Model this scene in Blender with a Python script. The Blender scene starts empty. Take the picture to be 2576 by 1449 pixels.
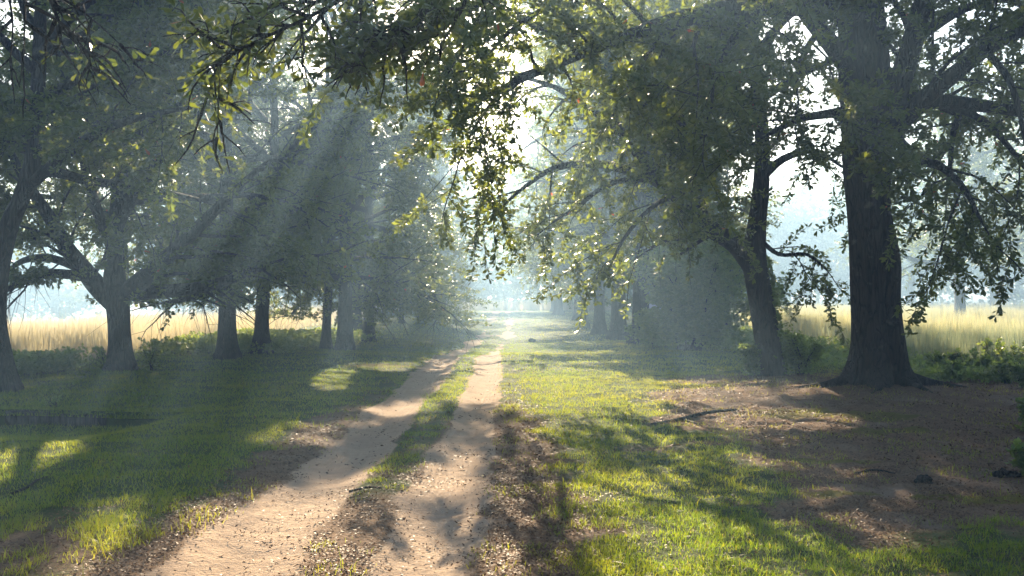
import bpy, math, random
import numpy as np
from mathutils import Vector

# ------------------------------------------------------------------ camera, sky, sun
S = bpy.context.scene
COL = S.collection
FPX, CX, HY, EYE = 2474.0, 1288.0, 740.0, 1.6      # focal length in photo pixels (2576 wide), centre, horizon, eye height
cam = bpy.data.cameras.new("camera"); co = bpy.data.objects.new("camera", cam); COL.objects.link(co)
cam.sensor_width = 36.0; cam.lens = 36.0 * FPX / 2576.0; cam.clip_start = 0.05; cam.clip_end = 2000
co.location = (0, 0, EYE); co.rotation_euler = (math.radians(90.36), 0, 0)
S.camera = co
SUN_AZ, SUN_EL = -4.1, 20.8                          # degrees: azimuth from straight ahead (minus = left), elevation
W = bpy.data.worlds.new("World"); S.world = W; W.use_nodes = True
wn = W.node_tree.nodes; wn.clear()
sky = wn.new("ShaderNodeTexSky"); sky.sky_type = 'NISHITA'; sky.sun_disc = False
sky.sun_elevation = math.radians(SUN_EL); sky.sun_rotation = math.radians(SUN_AZ)
sky.air_density = 1.0; sky.dust_density = 1.5; sky.ozone_density = 1.0
bg = wn.new("ShaderNodeBackground"); bg.inputs['Strength'].default_value = 0.05
wo = wn.new("ShaderNodeOutputWorld")
W.node_tree.links.new(sky.outputs[0], bg.inputs[0]); W.node_tree.links.new(bg.outputs[0], wo.inputs[0])
sl = bpy.data.lights.new("sun", 'SUN'); so = bpy.data.objects.new("sun", sl); COL.objects.link(so)
sl.energy = 5.0; sl.angle = math.radians(0.5); sl.color = (1.0, 0.81, 0.56)
az, el = math.radians(SUN_AZ), math.radians(SUN_EL)
SUND = Vector((math.sin(az) * math.cos(el), math.cos(az) * math.cos(el), math.sin(el)))
so.rotation_euler = SUND.to_track_quat('Z', 'Y').to_euler(); so.location = (0, 0, 40)
HAZE_DENSITY, HAZE_G = 0.0058, 0.45
S.view_settings.view_transform = 'Standard'; S.view_settings.look = 'None'
S.view_settings.exposure = 2.5; S.view_settings.gamma = 1.0
cy = S.cycles
cy.max_bounces = 5; cy.diffuse_bounces = 3; cy.glossy_bounces = 1; cy.transmission_bounces = 3; cy.volume_bounces = 0
cy.caustics_reflective = False; cy.caustics_refractive = False; cy.sample_clamp_indirect = 6

# ------------------------------------------------------------------ helpers
R = random.Random(7)
def rng(s): return np.random.default_rng(s)
def at(px, py, d):                                   # photo pixel at depth d -> world point
    return Vector(((px - CX) / FPX * d, d, EYE + (HY - py) / FPX * d))
def sstep(a, b, x):
    t = np.clip((x - a) / (b - a), 0, 1); return t * t * (3 - 2 * t)
def vnoise(x, y, s=0):                               # value noise 0..1
    x = np.asarray(x, float); y = np.asarray(y, float)
    xi = np.floor(x).astype(np.int64); yi = np.floor(y).astype(np.int64)
    fx = x - xi; fy = y - yi; fx = fx * fx * (3 - 2 * fx); fy = fy * fy * (3 - 2 * fy)
    def h(a, b):
        n = (a * 374761393 + b * 668265263 + s * 1442695041) & 0xffffffff
        n = ((n ^ (n >> 13)) * 1274126177) & 0xffffffff
        return ((n ^ (n >> 16)) & 0xffff) / 65535.0
    return (h(xi, yi) * (1 - fx) + h(xi + 1, yi) * fx) * (1 - fy) + (h(xi, yi + 1) * (1 - fx) + h(xi + 1, yi + 1) * fx) * fy
def fbm(x, y, s=0, o=3):
    v = 0; a = 0.5; t = 0
    for k in range(o):
        v = v + a * vnoise(x * 2 ** k, y * 2 ** k, s + k); t += a; a *= 0.5
    return v / t

def mesh_obj(name, V, F, mat, parent=None, attrs=None, smooth=False):
    """F: list of (n,k) int arrays of faces with k corners"""
    V = np.asarray(V, np.float32)
    me = bpy.data.meshes.new(name)
    me.vertices.add(len(V)); me.vertices.foreach_set("co", V.ravel())
    F = [np.asarray(f, np.int32) for f in F if len(f)]
    loops = np.concatenate([f.ravel() for f in F])
    cnt = np.concatenate([np.full(len(f), f.shape[1], np.int32) for f in F])
    st = np.concatenate([[0], np.cumsum(cnt)[:-1]]).astype(np.int32)
    me.loops.add(len(loops)); me.loops.foreach_set("vertex_index", loops)
    me.polygons.add(len(cnt)); me.polygons.foreach_set("loop_start", st)
    if smooth: me.polygons.foreach_set("use_smooth", np.ones(len(cnt), bool))
    for k, a in (attrs or {}).items():
        at_ = me.attributes.new(k, 'FLOAT', 'POINT'); at_.data.foreach_set("value", np.asarray(a, np.float32))
    me.update(calc_edges=True)
    me.materials.append(mat)
    o = bpy.data.objects.new(name, me); COL.objects.link(o)
    if parent: o.parent = parent
    return o
def thing(name, label, cat, loc, group=None):
    o = bpy.data.objects.new(name, None); COL.objects.link(o)
    o.location = loc; o.empty_display_size = 0.3
    o['label'] = label; o['category'] = cat
    if group: o['group'] = group
    return o
def tag(o, label, cat, group=None):
    o['label'] = label; o['category'] = cat
    if group: o['group'] = group
    return o
def stuff(o, label, cat): o['kind'] = 'stuff'; o['label'] = label; o['category'] = cat; return o

# ------------------------------------------------------------------ materials
def new_mat(name):
    m = bpy.data.materials.new(name); m.use_nodes = True; nt = m.node_tree; nt.nodes.clear()
    return m, nt, nt.nodes, nt.links
def node(nt, t, **kw):
    n = nt.nodes.new(t)
    for k, v in kw.items(): setattr(n, k, v)
    return n
def attr(nt, n): a = node(nt, "ShaderNodeAttribute"); a.attribute_name = n; return a.outputs['Fac']
def noise(nt, scale, detail=3, vec=None, rough=.55):
    n = node(nt, "ShaderNodeTexNoise"); n.inputs['Scale'].default_value = scale; n.inputs['Detail'].default_value = detail; n.inputs['Roughness'].default_value = rough
    if vec is not None: nt.links.new(vec, n.inputs['Vector'])
    return n.outputs['Fac']
def mixc(nt, f, a, b):
    n = node(nt, "ShaderNodeMix"); n.data_type = 'RGBA'
    for s, v in ((n.inputs[0], f), (n.inputs[6], a), (n.inputs[7], b)):
        if hasattr(v, 'is_output'): nt.links.new(v, s)
        elif isinstance(v, (int, float)): s.default_value = v
        else: s.default_value = (*v, 1)
    return n.outputs[2]
def mth(nt, op, a, b=0.5, c=0.0, clamp=False):
    n = node(nt, "ShaderNodeMath"); n.operation = op; n.use_clamp = clamp
    for i, v in enumerate((a, b, c)):
        if hasattr(v, 'is_output'): nt.links.new(v, n.inputs[i])
        else: n.inputs[i].default_value = v
    return n.outputs[0]
def ramp(nt, v, a, b):                               # linear remap a..b -> 0..1
    n = node(nt, "ShaderNodeMapRange"); n.clamp = True
    nt.links.new(v, n.inputs[0]); n.inputs[1].default_value = a; n.inputs[2].default_value = b
    return n.outputs[0]
def geo_pos(nt): return node(nt, "ShaderNodeTexCoord").outputs['Object']

def leaf_mat(name, c0, c1, t0, t1, rough=.42, trans=.45, c2=None, spec=.5):
    m, nt, N, L = new_mat(name)
    t = attr(nt, 'tint')
    base = mixc(nt, t, c0, c1); tr = mixc(nt, t, t0, t1)
    if c2:                                            # a few turned leaves
        f = ramp(nt, t, .985, .99); base = mixc(nt, f, base, c2); tr = mixc(nt, f, tr, tuple(x * 2 for x in c2))
    p = node(nt, "ShaderNodeBsdfPrincipled"); p.inputs['Roughness'].default_value = rough
    p.inputs['Specular IOR Level'].default_value = spec
    L.new(base, p.inputs['Base Color'])
    q = node(nt, "ShaderNodeBsdfTranslucent"); L.new(tr, q.inputs['Color'])
    mx = node(nt, "ShaderNodeMixShader"); mx.inputs[0].default_value = trans
    L.new(p.outputs[0], mx.inputs[1]); L.new(q.outputs[0], mx.inputs[2])
    o = node(nt, "ShaderNodeOutputMaterial"); L.new(mx.outputs[0], o.inputs['Surface'])
    return m
LEAF = leaf_mat("oak_leaf", (.024, .044, .014), (.06, .085, .024), (.15, .21, .024), (.36, .40, .05), c2=(.28, .07, .02))
LEAFN = leaf_mat("near_oak_leaf", (.020, .036, .013), (.05, .075, .02), (.08, .12, .018), (.24, .27, .035), rough=.35, c2=(.30, .08, .02))
SHRUB = leaf_mat("shrub_leaf", (.045, .08, .03), (.09, .13, .035), (.28, .40, .06), (.48, .54, .09), rough=.5)
GRASS = leaf_mat("grass_blade", (.040, .090, .018), (.120, .130, .035), (.25, .38, .015), (.58, .52, .03), rough=.5, trans=.5, spec=.2)
REED = leaf_mat("reed_blade", (.27, .22, .14), (.22, .20, .11), (.58, .49, .30), (.46, .43, .20), rough=.6, trans=.5, spec=.3)
REED_SHADED_LIT = leaf_mat("shaded_to_lit_reed_blade", (.10, .13, .09), (.26, .23, .11), (.22, .30, .18), (.55, .50, .22), rough=.6, trans=.5, spec=.3)  # bluish end stands for shade, golden end for sunlit grass
LITTER = leaf_mat("dead_leaf", (.055, .028, .015), (.24, .145, .085), (.10, .05, .02), (.26, .15, .07), rough=.6, trans=.12, spec=.12)

def bark_mat(name, c0, c1, ridge=1.0, moss=0.25):
    m, nt, N, L = new_mat(name)
    pos = geo_pos(nt)
    mp = node(nt, "ShaderNodeMapping"); mp.inputs['Scale'].default_value = (1, 1, .16); L.new(pos, mp.inputs[0])
    v = node(nt, "ShaderNodeTexVoronoi"); v.feature = 'DISTANCE_TO_EDGE'; v.inputs['Scale'].default_value = 17; v.inputs['Randomness'].default_value = 1
    wv = node(nt, "ShaderNodeVectorMath"); wv.operation = 'ADD'; L.new(mp.outputs[0], wv.inputs[0])
    nz = node(nt, "ShaderNodeTexNoise"); nz.inputs['Scale'].default_value = 6; L.new(mp.outputs[0], nz.inputs['Vector'])
    sc = node(nt, "ShaderNodeVectorMath"); sc.operation = 'SCALE'; sc.inputs['Scale'].default_value = .22; L.new(nz.outputs['Color'], sc.inputs[0]); L.new(sc.outputs[0], wv.inputs[1])
    L.new(wv.outputs[0], v.inputs['Vector'])
    e = ramp(nt, v.outputs['Distance'], 0.0, .16)
    n2 = noise(nt, 2.2, 5, pos); n3 = noise(nt, 40, 3, mp.outputs[0])
    col = mixc(nt, e, tuple(x * .45 for x in c0), mixc(nt, n2, c0, c1))
    col = mixc(nt, mth(nt, 'MULTIPLY', ramp(nt, noise(nt, 1.1, 4, pos), .52, .72), moss), col, (.05, .065, .025))
    lich = mth(nt, 'MULTIPLY', ramp(nt, noise(nt, 3.3, 4, pos), .62, .70), .5)
    col = mixc(nt, lich, col, (.17, .17, .15))
    p = node(nt, "ShaderNodeBsdfPrincipled"); p.inputs['Roughness'].default_value = .85; p.inputs['Specular IOR Level'].default_value = .25
    L.new(col, p.inputs['Base Color'])
    h = mth(nt, 'ADD', mth(nt, 'MULTIPLY', e, 1.0), mth(nt, 'MULTIPLY', n3, .5))
    b = node(nt, "ShaderNodeBump"); b.inputs['Strength'].default_value = ridge; b.inputs['Distance'].default_value = .05
    L.new(h, b.inputs['Height']); L.new(b.outputs[0], p.inputs['Normal'])
    o = node(nt, "ShaderNodeOutputMaterial"); L.new(p.outputs[0], o.inputs['Surface'])
    return m
BARK = bark_mat("bark", (.026, .020, .016), (.060, .047, .038))
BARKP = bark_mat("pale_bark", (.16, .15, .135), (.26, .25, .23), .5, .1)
WOOD = bark_mat("old_board", (.05, .042, .035), (.09, .075, .06), .4, .5)

def ground_mat():
    m, nt, N, L = new_mat("earth")
    pos = geo_pos(nt)
    rut, lit, moss, fld = attr(nt, 'rut'), attr(nt, 'litter'), attr(nt, 'moss'), attr(nt, 'field')
    n1 = noise(nt, .9, 4, pos); n2 = noise(nt, 7, 5, pos); n3 = noise(nt, 45, 4, pos); n4 = noise(nt, 140, 2, pos)
    lawn = mixc(nt, n2, (.030, .055, .014), (.075, .085, .030))
    lawn = mixc(nt, ramp(nt, n3, .58, .75), lawn, (.09, .065, .04))
    soil = mixc(nt, n2, (.095, .058, .036), (.25, .16, .10))
    soil = mixc(nt, ramp(nt, n3, .50, .72), soil, (.040, .027, .020))
    soil = mixc(nt, ramp(nt, n1, .55, .75), soil, (.23, .175, .135))
    sand = mixc(nt, n2, (.27, .19, .13), (.46, .335, .23))
    sand = mixc(nt, ramp(nt, n3, .60, .80), sand, (.24, .165, .115))
    sand = mixc(nt, ramp(nt, n4, .62, .78), sand, (.16, .11, .08))
    sand = mixc(nt, mth(nt, 'MULTIPLY', ramp(nt, n1, .5, .75), .45), sand, (.24, .18, .14))
    edge = lambda a, k: ramp(nt, mth(nt, 'ADD', a, mth(nt, 'MULTIPLY', mth(nt, 'SUBTRACT', n3, .5), k)), .35, .65)
    c = mixc(nt, edge(lit, .9), lawn, soil)
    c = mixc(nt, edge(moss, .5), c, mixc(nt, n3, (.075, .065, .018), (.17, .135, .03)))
    c = mixc(nt, edge(rut, .55), c, sand)
    c = mixc(nt, fld, c, mixc(nt, n2, (.11, .11, .06), (.20, .16, .10)))
    p = node(nt, "ShaderNodeBsdfPrincipled"); p.inputs['Roughness'].default_value = .95; p.inputs['Specular IOR Level'].default_value = .05
    L.new(c, p.inputs['Base Color'])
    h = mth(nt, 'ADD', mth(nt, 'MULTIPLY', n3, 1.0), mth(nt, 'ADD', mth(nt, 'MULTIPLY', n2, 2.2), mth(nt, 'MULTIPLY', n4, .35)))
    # tyre prints: fine ribs along the ruts
    sx = node(nt, "ShaderNodeSeparateXYZ"); L.new(pos, sx.inputs[0])
    xw = mth(nt, 'ADD', sx.outputs[0], mth(nt, 'MULTIPLY', noise(nt, .35, 1, pos), .16))
    rib = mth(nt, 'SINE', mth(nt, 'MULTIPLY', xw, 95.0))
    rk = mth(nt, 'MULTIPLY', mth(nt, 'MULTIPLY', rib, rut), mth(nt, 'MULTIPLY', ramp(nt, noise(nt, .8, 2, pos), .42, .58), .28))
    h = mth(nt, 'ADD', h, rk)
    b = node(nt, "ShaderNodeBump"); b.inputs['Strength'].default_value = .8; b.inputs['Distance'].default_value = .02
    L.new(h, b.inputs['Height']); L.new(b.outputs[0], p.inputs['Normal'])
    o = node(nt, "ShaderNodeOutputMaterial"); L.new(p.outputs[0], o.inputs['Surface'])
    return m
EARTH = ground_mat()

# ------------------------------------------------------------------ terrain
def board_y(x): return 13.45 + 0.10 * np.sin(x * 1.7) + 0.035 * (x + 6) ** 2
def track_c(y): return -1.16 + 0.10 * np.sin(y * .11) + 0.5 * sstep(24, 45, y) - .25 * sstep(48, 80, y)
def ruts(x, y):
    n = (fbm(x * 2.2, y * .9, 3) - .5) * .42 + (fbm(x * 7, y * 5, 5) - .5) * .22
    c = track_c(y)
    w = 1 + .30 * sstep(9, 4, y)
    l = np.abs(x - (c - .56 - .04 * (w - 1))) - (.36 * w)
    r = np.abs(x - (c + .56)) - (.31 * (1 + .25 * (w - 1)))
    d = np.minimum(l, r) + n * .55
    far = sstep(27, 33, y); d = d + far * (.10 + (fbm(x * .8, y * .35, 9) - .45) * .9)
    return sstep(.10, -.10, d) * sstep(92, 86, y)
def height(x, y):
    x = np.asarray(x, float); y = np.asarray(y, float)
    z = -0.045 * np.logaddexp(0, (-x - 10.5) * 1.2) / 1.2 * sstep(330, 120, -x)
    z = z + .14 * np.exp(-(((x - 5.9) / 2.6) ** 2 + ((y - 15.6) / 2.6) ** 2))
    z = z + .06 * np.exp(-(((x + 7.9) / 1.8) ** 2 + ((y - 19.8) / 1.8) ** 2))
    z = z - .22 * sstep(25, 31, y) * sstep(60, 42, y) * np.exp(-((x + .4) / 4.5) ** 2)
    c = track_c(y)
    z = z - .055 * (np.exp(-((x - c + .56) / .30) ** 2) + np.exp(-((x - c - .56) / .26) ** 2)) * sstep(92, 80, y)
    by = board_y(x); fx = sstep(-4.3, -5.1, x) * sstep(-11, -8.5, x)
    z = z - .21 * fx * sstep(by - 3.2, by - .5, y) * (y < by)
    z = z + .035 * (fbm(x * .45, y * .45, 11) - .5) * 2 + .020 * (fbm(x * 2.5, y * 2.5, 17) - .5) * 2 + sstep(.6, 1.6, x) * sstep(22, 18, y) * .046 * (fbm(x * 6, y * 6, 19) - .5) * 2
    return z
def hz(x, y): return float(height(np.array([x]), np.array([y]))[0])
def litter_m(x, y):
    n = fbm(x * .9, y * .9, 21) - .5; n2 = fbm(x * 3, y * 3, 23) - .5
    c = track_c(y)
    near = sstep(15, 11, y)
    a = sstep(.75, .2, np.abs(x - c) - .95 + n * .9) * (.30 + .70 * near) * sstep(30, 18, y) * (1 - .65 * sstep(.35, .15, np.abs(x - c)) * sstep(6.8, 8.2, y))          # along the track
    b = sstep(1.6, 2.6, x - .30 * (y - 14) * (y > 14) + n * 2.2) * sstep(21, 18.5, y + n * 2)          # under the big oak
    b = b * (1 - .85 * sstep(.9, .2, np.abs((y - 6.2) / 1.3)) * sstep(4.5, 2.0, x + n * 2))
    b = b * (1 - .8 * sstep(9.5, 12.5, x + n * 2) * sstep(13, 16, y))
    e = sstep(1.0, .0, np.abs(x - .1) + n * 1.0) * sstep(13, 10, y) * .95
    f = sstep(7.9, 6.6, y + n * 2.0) * sstep(-1.9, -2.4, x) * .62                                      # near left corner
    m = np.maximum(np.maximum(a, b), np.maximum(e, f)) + n2 * .45 * (y < 26)
    m = m + .22 * sstep(.12, .3, n) * (y < 24)
    return np.clip(m, 0, 1)
def moss_m(x, y):
    n = fbm(x * 2.2, y * 2.2, 31) - .5
    m = 0
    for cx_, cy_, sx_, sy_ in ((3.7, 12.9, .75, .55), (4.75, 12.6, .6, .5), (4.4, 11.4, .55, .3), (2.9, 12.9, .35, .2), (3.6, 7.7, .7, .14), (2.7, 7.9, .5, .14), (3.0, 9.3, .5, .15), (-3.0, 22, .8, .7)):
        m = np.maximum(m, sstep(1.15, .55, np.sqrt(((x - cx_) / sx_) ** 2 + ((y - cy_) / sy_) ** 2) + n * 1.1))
    return m
def field_m(x, y):
    n = (fbm(x * .3, y * .3, 41) - .5) * 3
    l = sstep(-9.6, -11.2, x + n * .6) * sstep(17, 22, y)
    r = sstep(8.2, 9.6, x - .12 * (y - 20) + n * .5) * sstep(19.5, 23, y)
    f = sstep(94, 99, y + n * .4)
    return np.maximum(np.maximum(l, r), f)

def axis(segs):
    out = [segs[0][0]]
    for a, b, s0, s1 in segs:
        x = a
        while x < b - 1e-6:
            t = (x - a) / (b - a); x = x + s0 + (s1 - s0) * t
            out.append(min(x, b))
    return np.unique(np.round(np.array(out), 4))
gx = axis([(-318, -60, 30, 6), (-60, -14, 5, .6), (-14, -3, .5, .09), (-3, .6, .05, .05), (.6, 8, .07, .14), (8, 16, .16, .7), (16, 60, .8, 5), (60, 318, 6, 30)])
gy = axis([(-60, -2, 8, .8), (-2, 4.5, .4, .08), (4.5, 14, .05, .06), (14, 30, .08, .22), (30, 100, .25, 1.2), (100, 318, 2, 25)])
GX, GY = np.meshgrid(gx, gy); nx, ny = len(gx), len(gy)
GZ = height(GX, GY); RU = ruts(GX, GY); LI = litter_m(GX, GY); MO = moss_m(GX, GY); FI = field_m(GX, GY)
idx = np.arange(nx * ny).reshape(ny, nx)
quads = np.stack([idx[:-1, :-1], idx[:-1, 1:], idx[1:, 1:], idx[1:, :-1]], -1).reshape(-1, 4)
GV = np.stack([GX, GY, GZ], -1).reshape(-1, 3)
fr = RU.ravel()[quads].mean(1) > .5
ATT = dict(rut=RU.ravel(), litter=LI.ravel(), moss=MO.ravel(), field=FI.ravel())
def sub_mesh(name, sel):
    q = quads[sel]; u, inv = np.unique(q.ravel(), return_inverse=True)
    return mesh_obj(name, GV[u], [inv.reshape(-1, 4)], EARTH, attrs={k: v[u] for k, v in ATT.items()}, smooth=True)
gr = sub_mesh("ground", ~fr); gr['kind'] = 'structure'; gr['label'] = "grassy ground with leaf litter and bare soil under the oaks"
tk = sub_mesh("dirt_track", fr); tk['kind'] = 'structure'; tk['label'] = "sandy two rut farm track running away between the trees"

# ------------------------------------------------------------------ blades and leaves
def blades(P, H, Wd, lean, r, tint, seg2=True):
    n = len(P); a = r.uniform(0, 2 * np.pi, n); s = np.stack([np.cos(a), np.sin(a), 0 * a], -1)
    b = r.uniform(0, 2 * np.pi, n); d = np.stack([np.cos(b), np.sin(b), 0 * b], -1) * (lean * H)[:, None]
    up = np.zeros((n, 3)); up[:, 2] = H
    w = (s * Wd[:, None]) * .5
    if seg2:
        m = P + up * .55 + d * .3; t = P + up * (1 - .25 * np.minimum(lean, 1.5))[:, None] + d
        V = np.stack([P - w, P + w, m + w * .8, t, m - w * .8], 1).reshape(-1, 3)
        k = np.arange(n)[:, None] * 5
        F = np.concatenate([k + [[0, 1, 2]], k + [[0, 2, 4]], k + [[4, 2, 3]]]); T = np.repeat(tint, 5)
    else:
        t = P + up + d
        V = np.stack([P - w, P + w, t], 1).reshape(-1, 3); F = np.arange(n * 3).reshape(n, 3); T = np.repeat(tint, 3)
    return V, F, T
def nrm(v): return v / np.maximum(np.linalg.norm(v, axis=-1, keepdims=True), 1e-9)
def leaves(P, D, L, Wd, r, shape=5, upbias=.7):
    """P leaf bases, D directions; spatulate leaf blades"""
    n = len(P); D = nrm(D)
    N = r.normal(0, 1, (n, 3)); N[:, 2] = np.abs(N[:, 2]) + upbias
    N = nrm(N - (N * D).sum(1, keepdims=True) * D); Sd = np.cross(D, N)
    L = L[:, None]; w = (Wd[:, None]) * .5
    bend = N * L * r.uniform(-.12, .12, (n, 1))
    if shape == 7:
        pts = [P, P + D * L * .35 + Sd * w * .38 + bend * .5, P + D * L * .78 + Sd * w + bend, P + D * L * .98 + Sd * w * .55 + bend * .6,
               P + D * L * .98 - Sd * w * .55 + bend * .6, P + D * L * .78 - Sd * w + bend, P + D * L * .35 - Sd * w * .38 + bend * .5]
    elif shape == 5:
        pts = [P, P + D * L * .68 + Sd * w + bend, P + D * L + Sd * w * .35, P + D * L - Sd * w * .35, P + D * L * .68 - Sd * w + bend]
    else:
        pts = [P, P + D * L * .6 + Sd * w + bend, P + D * L, P + D * L * .6 - Sd * w + bend]
    k = len(pts)
    return np.stack(pts, 1).reshape(-1, 3), np.arange(n * k).reshape(n, k), k
def rosettes(C, D, per, L, Wd, r, shape=5, spread=1.0, upbias=.7):
    """leaf rosettes at centres C along twig directions D"""
    n = len(C); C = np.repeat(C, per, 0); D = np.repeat(nrm(D), per, 0); m = len(C)
    rd = nrm(r.normal(0, 1, (m, 3))); rd[:, 2] *= .8
    dr = nrm(D * r.uniform(.15, .9, (m, 1)) + rd * spread)
    sc = r.uniform(.65, 1.15, m)
    V, F, k = leaves(C + rd * .012, dr, L * sc, Wd * sc, r, shape, upbias)
    t = np.clip(np.repeat(r.uniform(0, .7, n), per) + r.uniform(-.1, .28, m), 0, .98); t[r.random(m) < .0014] = 1.0
    return V, F, np.repeat(t, k)

def tube(pts, rad, sides, Vs, Fs, off, cap=True):
    """append a tapered tube; returns new vertex offset"""
    n = len(pts); P = np.array(pts, float); rad = np.asarray(rad, float)
    T = np.gradient(P, axis=0) if n > 1 else P; T = nrm(T)
    u = np.cross(T[0], [0.31, .95, .05]); u = u / max(np.linalg.norm(u), 1e-6)
    rings = []
    ang = np.arange(sides) * 2 * np.pi / sides
    for i in range(n):
        u = u - T[i] * np.dot(u, T[i]); u /= max(np.linalg.norm(u), 1e-9); v = np.cross(T[i], u)
        rings.append(P[i] + rad[i] * (np.cos(ang)[:, None] * u + np.sin(ang)[:, None] * v))
    V = np.concatenate(rings)
    i = np.arange(n - 1)[:, None] * sides; j = np.arange(sides)[None]; j2 = (j + 1) % sides
    F = np.stack([i + j, i + j2, i + sides + j2, i + sides + j], -1).reshape(-1, 4) + off
    Vs.append(V); Fs.append(F)
    return off + len(V)
class Wood:
    def __init__(s): s.V, s.F, s.o = [], [], 0
    def add(s, pts, rad, sides): s.o = tube(pts, rad, sides, s.V, s.F, s.o)
    def build(s, name, mat, parent): return mesh_obj(name, np.concatenate(s.V), s.F, mat, parent, smooth=True)

def catmull(pts, k=4):
    """smooth polyline through (x,y,z,r) points"""
    P = np.array(pts, float); n = len(P)
    if n < 3: 
        t = np.linspace(0, 1, k + 1)[:, None]; return P[0] * (1 - t) + P[1] * t
    out = []
    for i in range(n - 1):
        p0 = P[max(i - 1, 0)]; p1 = P[i]; p2 = P[i + 1]; p3 = P[min(i + 2, n - 1)]
        for t in np.arange(k) / k:
            out.append(.5 * ((2 * p1) + (p2 - p0) * t + (2 * p0 - 5 * p1 + 4 * p2 - p3) * t * t + (-p0 + 3 * p1 - 3 * p2 + p3) * t ** 3))
    out.append(P[-1]); return np.array(out)
def trunk_mesh(name, path, parent, mat, sides=40, flare=.5, lobes=5, flute=.06, seed=0, flare_h=.9, seam=None):
    """fluted trunk with root flare; path (x,y,z,r) in the tree's own space, first point at ground"""
    C = catmull(path, 7); n = len(C); rr = random.Random(seed)
    th = np.arange(sides) * 2 * np.pi / sides
    ph = [rr.uniform(0, 6.28) for _ in range(4)]
    V = []
    for c in C:
        c = np.array(c); c[3] *= .84; z = max(c[2], 0)
        fl = flare * math.exp(-(z / (flare_h * .38)) ** 1.15)
        lob = .55 + .45 * np.cos(lobes * th + ph[0] + .25 * np.sin(2 * th + ph[3]))
        ra = c[3] * (1 + flute * np.cos(lobes * th + ph[0] + z * .15) + flute * .6 * np.cos(2 * th + ph[1] + z * .5) + flute * .35 * np.cos(9 * th + ph[2] + z * .3)
                     + .025 * np.sin(3.1 * z + 2 * th + ph[1])) + c[3] * fl * (.45 + 1.0 * lob ** 2)
        if seam is not None:                          # groove between two fused boles
            dt = np.abs((th - seam + np.pi) % (2 * np.pi) - np.pi); ra = ra * (1 - .20 * np.exp(-(dt / .13) ** 2))
        V.append(np.stack([c[0] + ra * np.cos(th), c[1] + ra * np.sin(th), np.full(sides, c[2])], -1))
    V = np.concatenate(V)
    V[:sides, 2] -= .25
    i = np.arange(n - 1)[:, None] * sides; j = np.arange(sides)[None]; j2 = (j + 1) % sides
    F = np.stack([i + j, i + j2, i + sides + j2, i + sides + j], -1).reshape(-1, 4)
    return mesh_obj(name, V, [F], mat, parent, smooth=True)

def grow(p, d, length, nseg, rr, wander=.25, droop=0.0, lift=0.0):
    pts = [np.array(p, float)]; d = np.array(d, float); d /= np.linalg.norm(d)
    for i in range(nseg):
        t = i / nseg
        d = d + np.array([rr.gauss(0, wander), rr.gauss(0, wander), rr.gauss(0, wander * .8) - droop * t + lift * (1 - t)])
        d /= np.linalg.norm(d); pts.append(pts[-1] + d * (length / nseg))
    return np.array(pts)
def sample_at(P, t):
    k = t * (len(P) - 1); i = min(int(k), len(P) - 2); f = k - i
    return P[i] * (1 - f) + P[i + 1] * f, (P[i + 1] - P[i]) / max(np.linalg.norm(P[i + 1] - P[i]), 1e-9)
def perp(d, rr, flat=.55):
    while True:
        v = np.array([rr.gauss(0, 1), rr.gauss(0, 1), rr.gauss(0, flat)]); v = v - d * np.dot(v, d)
        l = np.linalg.norm(v)
        if l > .2: return v / l
def foliage(limbs, seed, wood, br_sp=.5, br_len=(.9, 2.3), tw_sp=.19, tw_len=(.45, 1.05), cl_sp=.085, droop=.10, t0=.22, bare=0.0, keep=None, base=None):
    """branches, twigs and leaf rosette centres on limbs [(pts(n,3), r0)]"""
    rr = random.Random(seed); C, D = [], []
    for P, r0 in limbs:
        L = np.linalg.norm(np.diff(P, axis=0), axis=1).sum()
        nb = max(2, int(L * (1 - t0) / br_sp))
        for b in range(nb + 1):
            t = t0 + (1 - t0) * (b + rr.uniform(-.3, .3)) / nb; t = min(max(t, 0), 1)
            p, d = sample_at(P, t)
            dd = d * rr.uniform(.35, .9) + perp(d, rr) * rr.uniform(.6, 1.0) + np.array([0, 0, rr.uniform(-.1, .3)])
            if b == nb: dd = d
            bl = rr.uniform(*br_len) * (1.15 - .6 * t)
            if keep is not None and not keep(p + dd / np.linalg.norm(dd) * bl * .5): continue
            Q = grow(p, dd, bl, 5, rr, .16, droop, .04)
            cut = in_gap(Q + np.array(base), 1) if base is not None else None
            if cut is not None and cut[2:].all(): continue
            wood.add(Q, np.linspace(max(.012, r0 * .32 * (1 - .6 * t)), .006, 6), 4)
            nt_ = max(2, int(bl / tw_sp))
            for k in range(nt_ + 1):
                s = .15 + .85 * (k + rr.uniform(-.3, .3)) / nt_; s = min(max(s, 0), 1)
                q, e = sample_at(Q, s)
                ee = e * rr.uniform(.4, 1) + perp(e, rr, .7) * rr.uniform(.5, 1)
                if k == nt_: ee = e
                tl = rr.uniform(*tw_len)
                T = grow(q, ee, tl, 3, rr, .18, droop * 1.6, .0)
                if cut is not None and in_gap(T[2:3] + np.array(base), 2)[0]: continue
                wood.add(T, [.006, .005, .004, .0025], 3)
                if rr.random() < bare: continue
                m = max(1, int(tl / cl_sp))
                for c in range(m + 1):
                    x, f = sample_at(T, (c + .6) / (m + .6)); C.append(x); D.append(f)
    return np.array(C), np.array(D)

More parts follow.
